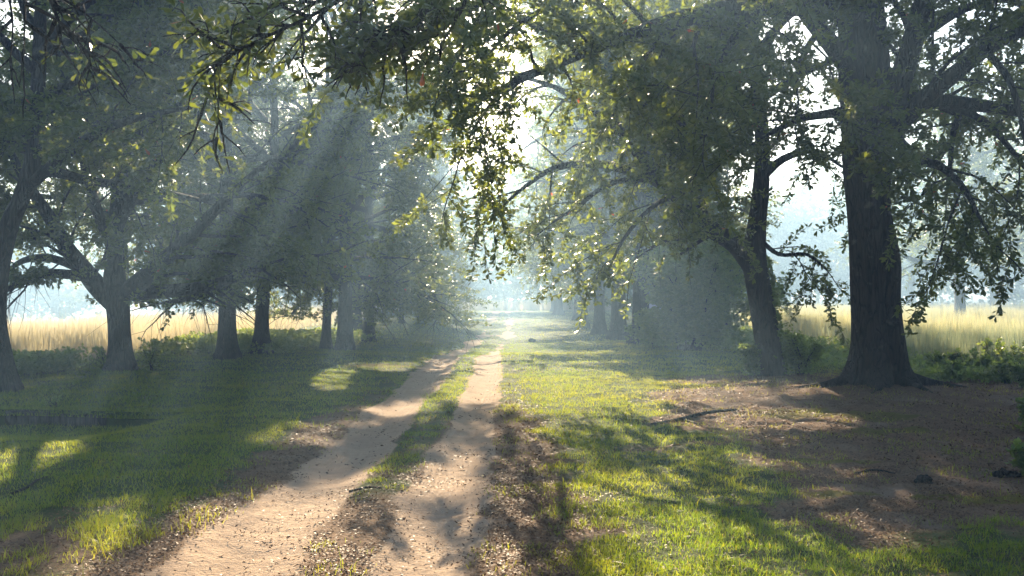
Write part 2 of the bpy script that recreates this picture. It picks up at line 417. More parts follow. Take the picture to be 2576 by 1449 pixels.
# openings in the canopy: the sun reaches these stretches of ground (x0, x1, y0, y1)
GAPS = [(-7.7, -4.2, 3.2, 10.4, 18.8), (-4.3, -2.9, 16.8, 20.5), (1.8, 5.5, 14.6, 18.4), (-2.1, -.6, -2.9, -.2, 7), (-5.5, -1.5, -.5, 4, 22), (-4.3, -1.9, 4.6, 7.6), (-2.2, -1.2, 5.4, 9.2), (-1.0, -.25, 5.5, 7.0), (-.95, -.2, 8.2, 10.6), (-2.0, -1.3, 13, 15.5), (-1.2, -.2, 14.5, 20), (-.1, 2.1, 13.8, 21),
        (-3.2, -1.7, 10.9, 12.6), (-6.3, -5.2, 11.2, 12.1), (-5.2, -4.4, 10.2, 11.8), (2.7, 4.1, 11.6, 13.6), (.75, 1.35, 5.3, 6.5), 
        (7.5, 13, 17, 21), (-4.4, -2.2, 20, 23.5), (-.9, .4, 24, 26), (9, 22, 26, 40), (-24, -11, 22, 36, 34), (.8, 2.4, 11.6, 14, 20), (-4, 4, 34, 39, 41), (-6.6, -3.6, 9.2, 10), (-9, 5, 84, 97, 99)]
def in_gap(P, seed=0):
    """True where a leaf cluster at world P stands between the sun and one of the openings"""
    t = (P[:, 2] - 0.05) / SUND.z; qx = P[:, 0] - SUND.x * t; qy = P[:, 1] - SUND.y * t
    qx = qx + (fbm(qx * 1.3, qy * .8, 71) - .5) * 1.1; qy = qy + (fbm(qx * .9, qy * .6, 73) - .5) * 1.8
    m = np.zeros(len(P), bool)
    for g in GAPS: m |= (qx > g[0]) & (qx < g[1]) & (qy > g[2]) & (qy < g[3]) & (P[:, 1] > (g[4] if len(g) > 4 else -99))
    return m & (rng(seed + 900).random(len(P)) < .99)
def rel(pts, base): return [(p[0] - base[0], p[1] - base[1], p[2] - base[2]) for p in pts]
def auto_limbs(seed, n, z0, z1, axis_pts, len0, len1, r0=.10, elev=(8, 62), droop=.10, az0=0.0, avoid=None):
    rr = random.Random(seed); out = []
    for i in range(n):
        t = (i + rr.uniform(0, .6)) / n; z = z0 + (z1 - z0) * t
        k = np.interp(z, [p[2] for p in axis_pts], range(len(axis_pts))); j = min(int(k), len(axis_pts) - 2); f = k - j
        p = np.array(axis_pts[j][:3]) * (1 - f) + np.array(axis_pts[j + 1][:3]) * f
        a = az0 + i * 2.39996 + rr.uniform(-.3, .3); e = math.radians(elev[0] + (elev[1] - elev[0]) * t + rr.uniform(-8, 8))
        d = (math.cos(a) * math.cos(e), math.sin(a) * math.cos(e), math.sin(e))
        L = (len0 + (len1 - len0) * t) * rr.uniform(.85, 1.12)
        P = grow(p, d, L, 10, rr, .15, droop * 1.6, .06)
        out.append((P, r0 * (1.1 - .6 * t)))
    return out
def limb_rad(r0, n): return np.maximum(r0 * (1 - np.linspace(0, 1, n)) ** .8, .014)

def oak(name, label, base, path, hand=(), auto=(), seed=1, leaf=(.085, .036), per=6, shape=5, fol={}, lmat=None, flare=.5, lobes=5, flute=.05, sides=28, seam=None, group="oaks along the track", cat="tree", bark=None, low=None):
    """hand: list of [(x,y,z,r)...] limbs in world space; auto: generated limbs in tree space"""
    lmat = lmat or LEAF; bark = bark or BARK
    root = thing(name, label, cat, base, group)
    trunk_mesh("trunk", path, root, bark, sides, flare, lobes, flute, seed, seam=seam)
    limbs = []
    for pts in hand:
        C = catmull([(*rel([p[:3]], base)[0], p[3]) for p in pts], 4)
        w = Wood(); w.add(C[:, :3], C[:, 3], 12); w.build("limb", bark, root)
        limbs.append((C[:, :3], float(C[0, 3])))
    wood = Wood()
    for P, r0 in auto:
        if low is not None:                           # limbs that droop too far are lifted back up
            lo = low * 1.15; P = P.copy(); P[:, 2] = np.where(P[:, 2] < lo, lo - (lo - P[:, 2]) * .12, P[:, 2])
        wood.add(P, limb_rad(r0, len(P)), 7); limbs.append((P, r0))
    C, D = foliage(limbs, seed + 100, wood, base=base, **fol)
    wood.build("branches", bark, root)
    if low is not None:                               # nothing hangs below this height
        k = C[:, 2] > low; C, D = C[k], D[k]
    k = ~in_gap(C + np.array(base), seed); C, D = C[k], D[k]
    V, F, T = rosettes(C, D, per, leaf[0], leaf[1], rng(seed), shape)
    mesh_obj("crown", V, [F], lmat, root, attrs=dict(tint=T))
    return root
def copy_tree(o, loc, rz, label, scale=1.0):
    c = o.copy(); COL.objects.link(c); c.location = loc; c.rotation_euler = (0, 0, rz); c.scale = (scale,) * 3; c['label'] = label
    for ch in list(o.children):
        k = ch.copy(); COL.objects.link(k); k.parent = c
    return c

#@@TREES
# ------------------------------------------------------------------ right: the big oak
def Wp(px, py, d, r): p = at(px, py, d); return (p.x, p.y, p.z, r)
def base_at(px, d): x = (px - CX) / FPX * d; return (x, d, hz(x, d))
def gp(px, py): d = EYE * FPX / (py - HY); return ((px - CX) / FPX * d, d)

b = base_at(2200, 15.9)
rel1 = lambda px, py, r, d=15.9: tuple(rel([at(px, py, d)], b)[0]) + (r,)
big_oak = oak("oak_tree", "massive dark fluted oak trunk on the right, spreading roots in bare leafy soil", b,
    [(0.02, 0, 0, .46), rel1(2204, 930, .455), rel1(2199, 820, .42), rel1(2194, 700, .40), rel1(2188, 560, .405), rel1(2182, 420, .425), rel1(2180, 300, .45), rel1(2178, 200, .47), rel1(2172, 80, .42), rel1(2165, -60, .36), rel1(2160, -260, .28), rel1(2150, -520, .16)],
    hand=[
        [Wp(2150, 190, 15.9, .16), Wp(2092, 110, 15.7, .145), Wp(2036, 40, 15.4, .13), Wp(1960, -70, 15.0, .12), Wp(1850, -180, 14.4, .10), Wp(1720, -260, 13.8, .05)],
        [Wp(2160, 40, 15.7, .20), Wp(2050, 10, 15.1, .17), Wp(1900, 14, 14.5, .15), Wp(1720, 45, 14.0, .12), Wp(1550, 100, 13.6, .085), Wp(1380, 170, 13.3, .055), Wp(1220, 240, 13.1, .03)],
        [Wp(2150, 20, 15.6, .18), Wp(1980, -90, 14.6, .15), Wp(1760, -120, 13.6, .12), Wp(1520, -100, 12.8, .09), Wp(1300, -40, 12.3, .06), Wp(1120, 60, 12.0, .03)],
        [Wp(2215, 330, 15.9, .20), Wp(2262, 215, 15.8, .18), Wp(2307, 70, 15.6, .165), Wp(2345, -60, 15.4, .14), Wp(2400, -220, 15.2, .09), Wp(2460, -360, 15, .05)],
        [Wp(2215, 370, 15.8, .16), Wp(2275, 300, 15.6, .15), Wp(2330, 245, 15.4, .14), Wp(2390, 195, 15.2, .13), Wp(2500, 112, 14.8, .105), Wp(2640, 50, 14.4, .07), Wp(2760, 20, 14.0, .04)],
        [Wp(2215, 265, 15.8, .16), Wp(2300, 252, 15.9, .14), Wp(2437, 262, 16.0, .115), Wp(2576, 282, 16.1, .09), Wp(2720, 330, 16.2, .05), Wp(2840, 420, 16.3, .025)],
        [Wp(2380, 262, 15.95, .07), Wp(2470, 300, 16.2, .06), Wp(2540, 370, 16.6, .045), Wp(2600, 450, 16.9, .03), Wp(2660, 540, 17.1, .015)],
        [Wp(2150, 275, 15.8, .09), Wp(2090, 285, 15.4, .075), Wp(2010, 300, 15.0, .055), Wp(1930, 340, 14.7, .03)],
        [Wp(2480, 125, 14.9, .06), Wp(2540, 200, 14.6, .05), Wp(2570, 300, 14.4, .035), Wp(2590, 420, 14.3, .02)],
        [Wp(2250, 345, 15.7, .10), Wp(2310, 400, 15.0, .08), Wp(2370, 420, 14.5, .06), Wp(2430, 480, 14.1, .04), Wp(2470, 560, 13.9, .02)],
        [Wp(2430, 262, 16, .06), Wp(2400, 330, 16.6, .05), Wp(2390, 420, 17.0, .035), Wp(2380, 500, 17.2, .02)],
        [Wp(2330, 80, 15.6, .09), Wp(2430, 20, 16.2, .07), Wp(2540, 0, 16.8, .05), Wp(2640, 60, 17.2, .03)],
        [Wp(1720, 45, 14.0, .07), Wp(1650, 110, 14.6, .055), Wp(1590, 200, 15.0, .04), Wp(1540, 290, 15.3, .02)],
        [Wp(1900, 14, 14.5, .08), Wp(1850, 90, 14.0, .06), Wp(1800, 180, 13.6, .045), Wp(1790, 270, 13.4, .02)],
        [Wp(1520, -100, 12.8, .06), Wp(1400, 0, 13.2, .045), Wp(1280, 80, 13.4, .03), Wp(1180, 200, 13.6, .015)],
        [Wp(1380, 170, 13.3, .04), Wp(1290, 200, 13.7, .03), Wp(1200, 310, 14, .02), Wp(1150, 420, 14.2, .012)],
        [Wp(2060, 80, 15.6, .06), Wp(2025, 130, 15.2, .045), Wp(2005, 190, 14.9, .03), Wp(2010, 260, 14.7, .012)],
        [Wp(2010, 20, 15.4, .05), Wp(1960, 70, 15.2, .04), Wp(1930, 130, 15.0, .025), Wp(1900, 200, 14.8, .012)],
        [Wp(2190, -40, 15.9, .22), Wp(2240, -200, 16.2, .17), Wp(2330, -380, 16.6, .1), Wp(2400, -560, 17, .04)],
    ],
    auto=auto_limbs(31, 13, 6.6, 11.0, [rel1(2172, 0, 0), rel1(2160, -260, 0), rel1(2150, -520, 0)], 6.2, 2.4, .12, (12, 65), .06, .4),
    seed=11, leaf=(.11, .05), per=8, fol=dict(br_sp=.30, br_len=(.9, 2.6), droop=.18), flare=.55, lobes=5, flute=.065, sides=64, seam=-1.15)

# ------------------------------------------------------------------ right: the leaning oak
b = base_at(1942, 19.2)
rel2 = lambda px, py, r, d=19.2: tuple(rel([at(px, py, d)], b)[0]) + (r,)
oak("oak_tree", "leaning oak with ivy and shrubs at its foot, long limb sweeping left over the track", b,
    [(0, 0, 0, .30), rel2(1936, 900, .285), rel2(1922, 800, .275), rel2(1905, 700, .275), rel2(1897, 650, .28), rel2(1905, 560, .20), rel2(1915, 470, .18), rel2(1918, 350, .16), rel2(1905, 200, .14), rel2(1890, 0, .11), rel2(1880, -200, .06)],
    hand=[
        [Wp(1900, 680, 19.2, .20), Wp(1850, 615, 19.1, .185), Wp(1780, 570, 18.9, .165), Wp(1700, 490, 18.7, .15), Wp(1620, 400, 18.5, .13), Wp(1565, 330, 18.3, .105), Wp(1490, 280, 18.1, .08), Wp(1400, 220, 17.9, .05), Wp(1300, 190, 17.7, .03)],
        [Wp(1700, 490, 18.7, .105), Wp(1640, 450, 18.3, .10), Wp(1560, 422, 17.9, .085), Wp(1470, 412, 17.5, .07), Wp(1390, 425, 17.2, .055), Wp(1320, 470, 17.0, .035), Wp(1250, 530, 16.8, .02)],
        [Wp(1660, 455, 18.5, .06), Wp(1590, 450, 18.0, .055), Wp(1520, 470, 17.6, .045), Wp(1450, 520, 17.3, .03), Wp(1390, 560, 17.1, .018)],
        [Wp(1750, 545, 18.8, .05), Wp(1690, 500, 17.9, .045), Wp(1630, 530, 17.2, .04), Wp(1570, 600, 16.9, .03), Wp(1530, 680, 16.7, .018)],
        [Wp(1850, 615, 19.0, .05), Wp(1800, 590, 18.2, .04), Wp(1740, 620, 17.6, .03), Wp(1700, 650, 17.2, .015)],
        [Wp(1580, 352, 18.3, .07), Wp(1660, 352, 18.0, .06), Wp(1740, 350, 17.8, .045), Wp(1800, 330, 17.6, .02)],
        [Wp(1770, 560, 18.9, .13), Wp(1740, 430, 19.2, .115), Wp(1710, 300, 19.4, .10), Wp(1680, 210, 19.6, .08), Wp(1630, 90, 19.8, .05), Wp(1600, -40, 20, .03)],
        [Wp(1915, 450, 19.2, .09), Wp(1970, 400, 19.0, .075), Wp(2050, 380, 18.8, .05), Wp(2120, 420, 18.6, .025)],
        [Wp(1910, 600, 19.2, .05), Wp(1960, 640, 18.9, .04), Wp(2030, 640, 18.7, .03), Wp(2080, 680, 18.5, .015)],
    ],
    auto=auto_limbs(37, 9, 4.2, 8.8, [rel2(1915, 450, 0), rel2(1905, 200, 0), rel2(1880, -200, 0)], 4.6, 2.6, .10, (10, 60), .08, 2.0),
    seed=21, leaf=(.105, .05), per=6, fol=dict(br_sp=.36, br_len=(.7, 2.0), droop=.24), flare=.16, lobes=4, flute=.04, sides=40)

# ------------------------------------------------------------------ left: edge oak and the forked oak
b = base_at(8, 16.3)
rel3 = lambda px, py, r, d=16.3: tuple(rel([at(px, py, d)], b)[0]) + (r,)
oak("oak_tree", "dark trunk at the left edge of the photo, leaning out past the frame", b,
    [(0, 0, 0, .27), rel3(-2, 900, .25), rel3(-16, 800, .235), rel3(-12, 700, .235), rel3(0, 640, .22), rel3(25, 560, .19), rel3(60, 480, .165), rel3(85, 380, .15), rel3(95, 200, .13), rel3(100, 0, .10), rel3(100, -250, .06)],
    hand=[
        [Wp(0, 640, 16.3, .12), Wp(-60, 540, 16.2, .11), Wp(-140, 430, 16.0, .09), Wp(-240, 330, 15.6, .05)],
        [Wp(60, 480, 16.3, .10), Wp(150, 400, 16.0, .085), Wp(250, 330, 15.7, .07), Wp(370, 290, 15.3, .05), Wp(480, 270, 15.0, .03)],
        [Wp(90, 260, 16.3, .09), Wp(190, 200, 15.9, .075), Wp(310, 160, 15.4, .06), Wp(430, 130, 15.0, .04), Wp(540, 110, 14.6, .02)],
        [Wp(95, 140, 16.2, .08), Wp(200, 20, 15.6, .07), Wp(330, -50, 15.0, .05), Wp(480, -70, 14.5, .03)],
    ],
    auto=auto_limbs(41, 12, 3.6, 8.2, [rel3(60, 480, 0), rel3(95, 200, 0), rel3(100, -250, 0)], 5.0, 2.6, .09, (6, 60), .08, 1.0),
    seed=41, leaf=(.11, .05), per=8, fol=dict(br_sp=.30, br_len=(.8, 2.2), droop=.16), flare=.45, lobes=4, sides=36)

b = base_at(303, 20.0)
rel4 = lambda px, py, r, d=20.0: tuple(rel([at(px, py, d)], b)[0]) + (r,)
oak("oak_tree", "stout forked oak on the left with wide low limbs, golden field behind it", b,
    [(0, 0, 0, .33), rel4(304, 900, .30), rel4(300, 830, .265), rel4(297, 780, .275), rel4(290, 735, .31), rel4(288, 690, .26), rel4(290, 600, .20), rel4(300, 480, .17), rel4(320, 330, .15), rel4(340, 150, .12), rel4(350, -50, .08)],
    hand=[
        [Wp(285, 760, 20, .21), Wp(245, 720, 19.9, .20), Wp(205, 670, 19.7, .17), Wp(165, 620, 19.5, .15), Wp(120, 540, 19.2, .12), Wp(60, 450, 18.8, .09), Wp(10, 350, 18.4, .05)],
        [Wp(235, 700, 19.9, .12), Wp(170, 690, 19.6, .10), Wp(110, 690, 19.3, .09), Wp(50, 712, 19.0, .07), Wp(0, 735, 18.7, .05), Wp(-60, 745, 18.5, .02)],
        [Wp(210, 680, 19.8, .09), Wp(130, 650, 19.6, .08), Wp(60, 655, 19.3, .06), Wp(10, 690, 19.1, .03)],
        [Wp(300, 750, 20, .21), Wp(345, 715, 19.8, .19), Wp(400, 665, 19.5, .16), Wp(450, 620, 19.2, .14), Wp(520, 550, 18.8, .11), Wp(600, 470, 18.4, .07), Wp(680, 400, 18.0, .03)],
        [Wp(310, 740, 20, .16), Wp(370, 735, 19.9, .15), Wp(450, 730, 19.8, .13), Wp(540, 715, 19.7, .11), Wp(640, 680, 19.6, .08), Wp(740, 650, 19.4, .05), Wp(820, 640, 19.2, .02)],
        [Wp(290, 640, 20, .12), Wp(240, 520, 19.6, .11), Wp(210, 400, 19.2, .09), Wp(170, 260, 18.8, .06), Wp(140, 120, 18.4, .03)],
        [Wp(300, 560, 20, .11), Wp(370, 440, 19.5, .10), Wp(450, 340, 19.0, .08), Wp(540, 250, 18.5, .05), Wp(620, 180, 18.1, .025)],
    ],
    auto=auto_limbs(51, 15, 3.4, 8.6, [rel4(290, 600, 0), rel4(320, 330, 0), rel4(350, -50, 0)], 4.2, 2.4, .11, (4, 60), .09, .2),
    seed=51, leaf=(.11, .052), per=8, fol=dict(br_sp=.28, br_len=(.8, 2.4), droop=.16), flare=.42, lobes=4, flute=.03, sides=40, low=1.75)

# ------------------------------------------------------------------ the rest of the two rows
def row_oak(seed, label, px, d, r0, h, low_z, reach, top=3.0, n=22, leaf=(.125, .062), fol=None, lean=0.0, name="oak_tree", elev=(2, 70), bark=None, low=.75):
    b = base_at(px, d); rr = random.Random(seed)
    path = [(0, 0, 0, r0), (lean * .2, 0, .8, r0 * .86), (lean * .5, .05, 1.8, r0 * .8), (lean, .1, 3.0, r0 * .72), (lean + rr.uniform(-.3, .3), 0, h * .5, r0 * .5), (lean + rr.uniform(-.4, .4), 0, h * .95, r0 * .12)]
    ax = [(lean * .5, 0, low_z), (lean, .1, 3.5), (lean, 0, h * .5), (lean, 0, h * .97)]
    return oak(name, label, b, path, (), auto_limbs(seed + 5, n, low_z, h * .93, ax, reach, top, r0 * .45, elev, .10, rr.uniform(0, 6)),
               seed, leaf, 7, 4, fol or dict(br_sp=.23, br_len=(.8, 2.1), tw_sp=.22, tw_len=(.5, 1.1), cl_sp=.13, droop=.16, t0=.12), flare=.5, lobes=4, flute=.04, sides=24, low=low, bark=bark)
t3 = row_oak(61, "left row oak third from the left edge, small limb forking right above knee-high grass", 573, 24.4, .29, 12.5, 2.0, 4.7, lean=-.05, low=1.35)
t4 = row_oak(62, "slim left row oak with flared foot, right beside the thicker one", 657, 26.8, .25, 13.0, 2.1, 4.6, lean=.1, low=1.3)
t5 = row_oak(63, "thin left row oak leaning right, seen against the bright meadow strip", 820, 30.2, .20, 13.0, 1.9, 4.4, lean=.12)
def cp(src, px, d, rz, label, s=1.0): return copy_tree(src, base_at(px, d), rz, label, s)
row_oak(64, "broad trunk just right of the thin leaning oak, under the drooping leaves", 868, 29.5, .30, 13.5, 2.0, 4.6)
row_oak(67, "leafy oak hidden behind the forked oak, only its wide drooping crown showing", 306, 31, .26, 13, 3.6, 4.8, elev=(2, 68), low=1.7, n=28)
row_oak(68, "leafy oak hidden behind the third left trunk, crown hanging over the field edge", 566, 37, .26, 13, 3.4, 4.6, elev=(2, 68), low=1.8)
row_oak(66, "left row oak behind the broad trunk, half hidden by hanging leaves", 898, 38.5, .26, 14, 1.6, 4.6, elev=(-4, 70))
row_oak(65, "last and faintest oak of the left row, foliage hanging lowest beside the track", 928, 34.5, .27, 14.5, 1.3, 4.8, n=28, elev=(-8, 70))
r3 = row_oak(71, "nearest dark trunk of the misty right row, beside the tall shrub", 1612, 33.5, .40, 17.5, 2.8, 4.6)
row_oak(72, "second dark trunk of the misty right row", 1556, 37, .38, 18, 2.6, 4.6)
row_oak(74, "third dark trunk of the misty right row", 1508, 41.5, .32, 18, 2.6, 4.6)
cp(t3, 1470, 48, 1.0, "fourth trunk of the misty right row, close to the lane bend", .85)
cp(r3, 1455, 60, 4.4, "last oak of the right row, foliage hanging over the far end of the track", 1.0)
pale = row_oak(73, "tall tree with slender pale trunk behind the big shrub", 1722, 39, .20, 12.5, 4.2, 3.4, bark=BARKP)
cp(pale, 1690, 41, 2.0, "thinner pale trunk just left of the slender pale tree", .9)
cp(t5, 1830, 47, 0.4, "dense dark tree behind the leaning oak's trunk", .72)
cp(t4, 1770, 52, 5.5, "dark misty tree between the pale trunks and the leaning oak", .75)
cp(t5, 1010, 54, 1.7, "oak added past the left row, its crown shading the mist over the track", .85)  # added oaks on the left: they shade the mist over the far track
cp(r3, 1062, 68, 3.6, "farther oak added past the left row to shade the mist, pale crown above the far track", .9)
cp(r3, 1105, 84, 5.1, "farthest oak added on the left of the far track to keep sun off the mist, nearly lost in haze", 1.04)
cp(r3, 1405, 76, 0.3, "oak added right of the far track to shade the mist, crown behind the last right row oak", 1.02)  # right side, likewise added for the shade on the far mist
cp(r3, 1395, 90, 2.9, "palest oak, added for its shade at the far right end of the track, beside the meadow", 1.04)
# misty trees beyond the right-hand meadow
mt = row_oak(81, "misty lone oak in the right meadow with a straight pale-blue trunk", 2415, 56, .42, 12.5, 3.2, 6.2, leaf=(.17, .085), fol=dict(br_sp=.55, br_len=(1.2, 3.0), tw_sp=.34, tw_len=(.5, 1.2), cl_sp=.2, droop=.14, t0=.15))
cp(mt, 2620, 64, 2.0, "misty tree at the right edge behind the meadow", 1.0)
cp(mt, 2290, 88, 4.0, "very faint tree behind the big oak's trunk, far side of the meadow", 1.05)
cp(mt, 2500, 92, 1.1, "faint far tree right of the misty lone oak", 1.1)

# ------------------------------------------------------------------ far wood
def far_wood():
    r = rng(91); C = []
    spots = []
    for k in range(330):
        a = r.uniform(-62, 62); d = r.uniform(126, 172); spots.append((math.sin(math.radians(a)) * d * 1.05, math.cos(math.radians(a)) * d))
    for k in range(34): spots.append((r.uniform(-26, 20), r.uniform(100, 120)))
    V, F, T, off = [], [], [], 0
    for x, y in spots:
        h = r.uniform(13, 18.5); n = 1000; rad = r.uniform(3.5, 5.5)
        u = r.normal(0, 1, (n, 3)); u = nrm(u) * (r.uniform(0, 1, (n, 1)) ** .35)
        z0 = hz(x, y)
        c = np.stack([x + u[:, 0] * rad, y + u[:, 1] * rad, z0 + h * .5 + u[:, 2] * h * .5], -1)
        c = c[vnoise(c[:, 0] * .6 + c[:, 1] * .2, c[:, 2] * .7, 5) > .28]
        c = c[~in_gap(c, 3)]
        v, f, k = leaves(c, r.normal(0, 1, c.shape), r.uniform(.5, 1.0, len(c)), r.uniform(.35, .7, len(c)), r, 4)
        V.append(v); F.append(f + off); T.append(np.repeat(r.uniform(0, .6, len(c)), k)); off += len(v)
    return stuff(mesh_obj("far_wood", np.concatenate(V), F, LEAF, attrs=dict(tint=np.concatenate(T))), "far wood standing blue in the mist beyond the meadows", "wood")
far_wood()

# ------------------------------------------------------------------ near branches reaching in at the top
def near_tree(label, base, trunk, hand, seed, fol, leaf, per=7, keep=None):
    root = thing("oak_tree", label, "tree", base, "near oaks whose branches hang into the top of the view")
    trunk_mesh("trunk", trunk, root, BARK, 28, .4, 4, .04, seed)
    limbs = []; wood = Wood()
    for pts in hand:
        C = catmull([(*rel([p[:3]], base)[0], p[3]) for p in pts], 4)
        wood.add(C[:, :3], C[:, 3], 8); limbs.append((C[:, :3], float(C[0, 3])))
    B0 = np.array(base)
    C, D = foliage(limbs, seed, wood, keep=(lambda p: bool(keep((p + B0)[None])[0])) if keep else None, **fol)
    wood.build("branches", BARK, root)
    if keep is not None:
        k = keep(C + B0); C, D = C[k], D[k]
    V, F, T = rosettes(C, D, per, leaf[0], leaf[1], rng(seed), 7, 1.0, .5)
    mesh_obj("crown", V, [F], LEAFN, root, attrs=dict(tint=T))
    return root
def near_fringe(P):                                  # how far down the overhanging sprays reach
    px = CX + FPX * P[:, 0] / P[:, 1]; py = HY - FPX * (P[:, 2] - EYE) / P[:, 1]
    lim = np.interp(px, [430, 470, 520, 546, 580, 640, 760, 900, 1100, 1230], [60, 250, 290, 415, 300, 225, 215, 190, 170, 120])
    return (py < lim + 18 * np.sin(px * .05)) & (px > 430)
bx, by_ = 6.6, 4.4; b = (bx, by_, hz(bx, by_))
near_tree("near oak reaching in from above, big dark leaves hanging at top centre", b,
    [(0, 0, 0, .38), (0, 0, 1.5, .32), (-.1, 0, 3.0, .30), (-.1, .1, 5, .22), (0, .2, 8, .1)],
    [
        [(bx - .1, by_, 3.6, .16), (4.6, 4.9, 4.3, .13), (2.6, 5.4, 4.35, .09), (.8, 5.7, 4.0, .05), Wp(1130, -60, 5.8, .028), Wp(1040, 70, 5.7, .018), Wp(960, 130, 5.6, .01), Wp(880, 180, 5.5, .006)],
        [(.8, 5.7, 4.0, .03), Wp(1010, -120, 5.7, .02), Wp(900, -30, 5.6, .015), Wp(780, 40, 5.4, .011), Wp(660, 95, 5.2, .008), Wp(580, 140, 5.1, .005)],
        [Wp(1180, -90, 5.7, .02), Wp(1170, 0, 5.7, .012), Wp(1140, 60, 5.7, .009), Wp(1110, 110, 5.7, .005)],
        [Wp(900, -30, 5.6, .015), Wp(820, 0, 5.5, .01), Wp(700, 10, 5.4, .008), Wp(600, 60, 5.3, .005)],
        [Wp(560, 120, 5.15, .004), Wp(552, 190, 5.1, .0035), Wp(548, 270, 5.1, .003), Wp(546, 345, 5.1, .002)],
    ], 111, dict(br_sp=.11, br_len=(.15, .45), tw_sp=.09, tw_len=(.08, .2), cl_sp=.09, droop=.25, t0=.0), (.080, .028), 6,
    keep=near_fringe)
bx, by_ = -7.4, 4.6; b = (bx, by_, hz(bx, by_))
near_tree("near oak off the left edge, bare dangling twigs in the top left corner", b,
    [(0, 0, 0, .30), (0, 0, 1.5, .26), (.1, 0, 3.0, .24), (.1, .1, 5, .18), (0, .2, 8, .08)],
    [
        [(bx + .1, by_, 3.9, .10), (-5.5, 5.0, 4.2, .07), (-4.0, 5.4, 4.0, .04), Wp(20, -120, 5.5, .016), Wp(110, -30, 5.5, .012), Wp(150, 60, 5.5, .008), Wp(205, 120, 5.5, .006), Wp(240, 190, 5.5, .003)],
        [Wp(20, -120, 5.5, .014), Wp(20, -20, 5.4, .008), Wp(30, 60, 5.4, .005), Wp(24, 150, 5.4, .003)],
        [Wp(110, -30, 5.5, .01), Wp(180, 10, 5.5, .007), Wp(240, 55, 5.5, .005), Wp(300, 110, 5.5, .003)],
        [Wp(60, -60, 5.5, .01), Wp(60, 40, 5.5, .006), Wp(58, 130, 5.5, .003)],
    ], 117, dict(br_sp=.22, br_len=(.15, .5), tw_sp=.16, tw_len=(.08, .22), cl_sp=.12, droop=.35, t0=.3, bare=.72), (.07, .026), 4,
    keep=lambda P: P[:, 2] > EYE + (HY - 200) / FPX * P[:, 1])

#@@PLANTS
# ------------------------------------------------------------------ shrubs and small plants
def shrub(name, label, x, y, w, h, n, seed, leaf=(.07, .04), mat=None, cat="shrub", group=None, per=6, stems=9, lean=(0, 0), dens=.5):
    mat = mat or SHRUB
    z = hz(x, y); root = thing(name, label, cat, (x, y, z), group); rr = random.Random(seed); wood = Wood(); C, D = [], []
    for k in range(stems):
        a = rr.uniform(0, 6.283); s = rr.uniform(.25, 1.0)
        P = grow((rr.uniform(-.1, .1) * w, rr.uniform(-.1, .1) * w, -.03), (math.cos(a) * w * .5 * s + lean[0], math.sin(a) * w * .5 * s + lean[1], h * rr.uniform(.6, 1.0)), math.hypot(w * .5 * s, h * rr.uniform(.65, 1.0)), 6, rr, .12, .06)
        wood.add(P, np.linspace(.006 + .012 * h, .004, 7), 5)
        for j in range(n):
            t = rr.uniform(.12, 1.0); p, d = sample_at(P, t)
            dd = d * .5 + perp(d, rr, .6)
            Q = grow(p, dd, rr.uniform(.10, .32) * max(w, h) * (1.1 - .5 * t), 3, rr, .2, .08)
            wood.add(Q, [.005, .004, .003, .002], 3)
            m = max(2, int(np.linalg.norm(Q[-1] - Q[0]) / (.07 / dens)))
            for c in range(m + 1):
                q, e = sample_at(Q, (c + .4) / (m + .4))
                if q[2] > .02: C.append(q); D.append(e)
    wood.build("stems", BARK, root)
    V, F, T = rosettes(np.array(C), np.array(D), per, leaf[0], leaf[1], rng(seed), 4, 1.0, .8)
    mesh_obj("leaves", V, [F], mat, root, attrs=dict(tint=T))
    return root
x, y = gp(1735, 880); shrub("shrub", "tall rounded shrub in blue mist below the pale trunks", x, y, 2.8, 3.4, 60, 201, (.13, .085), stems=26, dens=.5, per=7)
x, y = gp(1660, 872); shrub("shrub", "low ragged bush at the left foot of the tall misty shrub", x, y + 1.0, 1.4, 1.2, 36, 202, (.11, .07), stems=12)
x, y = gp(1892, 944); shrub("shrub", "pale yellow-green bush at the left foot of the leaning oak", x - .02, y - .15, .55, .75, 20, 203, (.075, .045), stems=10)
x, y = gp(2012, 944); shrub("shrub", "darker bush at the right foot of the leaning oak", x, y, .8, .95, 24, 204, (.06, .035), stems=13)
shrub("shrub", "dark green bush cut by the right edge of the photo below the big oak", *[v for v in gp(2625, 1085)], .7, .45, 16, 205, (.07, .045), stems=12)
shrub("shrub", "low dark bush at the right edge nearest the camera", *[v for v in gp(2625, 1205)], .5, .28, 20, 206, (.06, .04), stems=10)
shrub("sapling", "sapling with sparse dark leaves at left foot of forked oak", -8.35, 20.2, .6, .6, 5, 207, (.07, .045), cat="sapling", stems=4, dens=.35)
shrub("sapling", "leafy sapling hugging the right foot of forked oak", -7.35, 20.1, .6, .7, 6, 208, (.07, .045), cat="sapling", stems=5, dens=.35)
x, y = gp(112, 1034); shrub("weed_plant", "spiky pale weed on the grassy edge above the old boards", x, 13.75, .36, .22, 3, 209, (.09, .014), cat="weed", stems=5, per=3)
plants = [(2395, 968, .5), (2432, 950, .62), (2475, 955, .5), (2530, 965, .55), (2500, 930, .8), (2560, 940, .75), (2365, 945, .5), (2570, 985, .5)]
how = ["short", "tall forked", "bushy", "broad", "upright", "tallest", "thin", "low spreading"]
where = ["nearest the big oak's roots", "between the two shortest weeds", "in the middle of the weed patch", "at the sunny front of the weed patch", "against the blue-shaded grass", "at the right edge of the photo", "just right of the big trunk", "in the right corner of the weed patch"]
for k, (px, py, h) in enumerate(plants):
    x, y = gp(px, py)
    shrub("weed_plant", f"{how[k]} yellow-green weed {where[k]}", x, y, h * .8, h, 8, 220 + k, (.085, .05), cat="weed", group="sunlit weeds right of the big oak", stems=5, dens=.45)

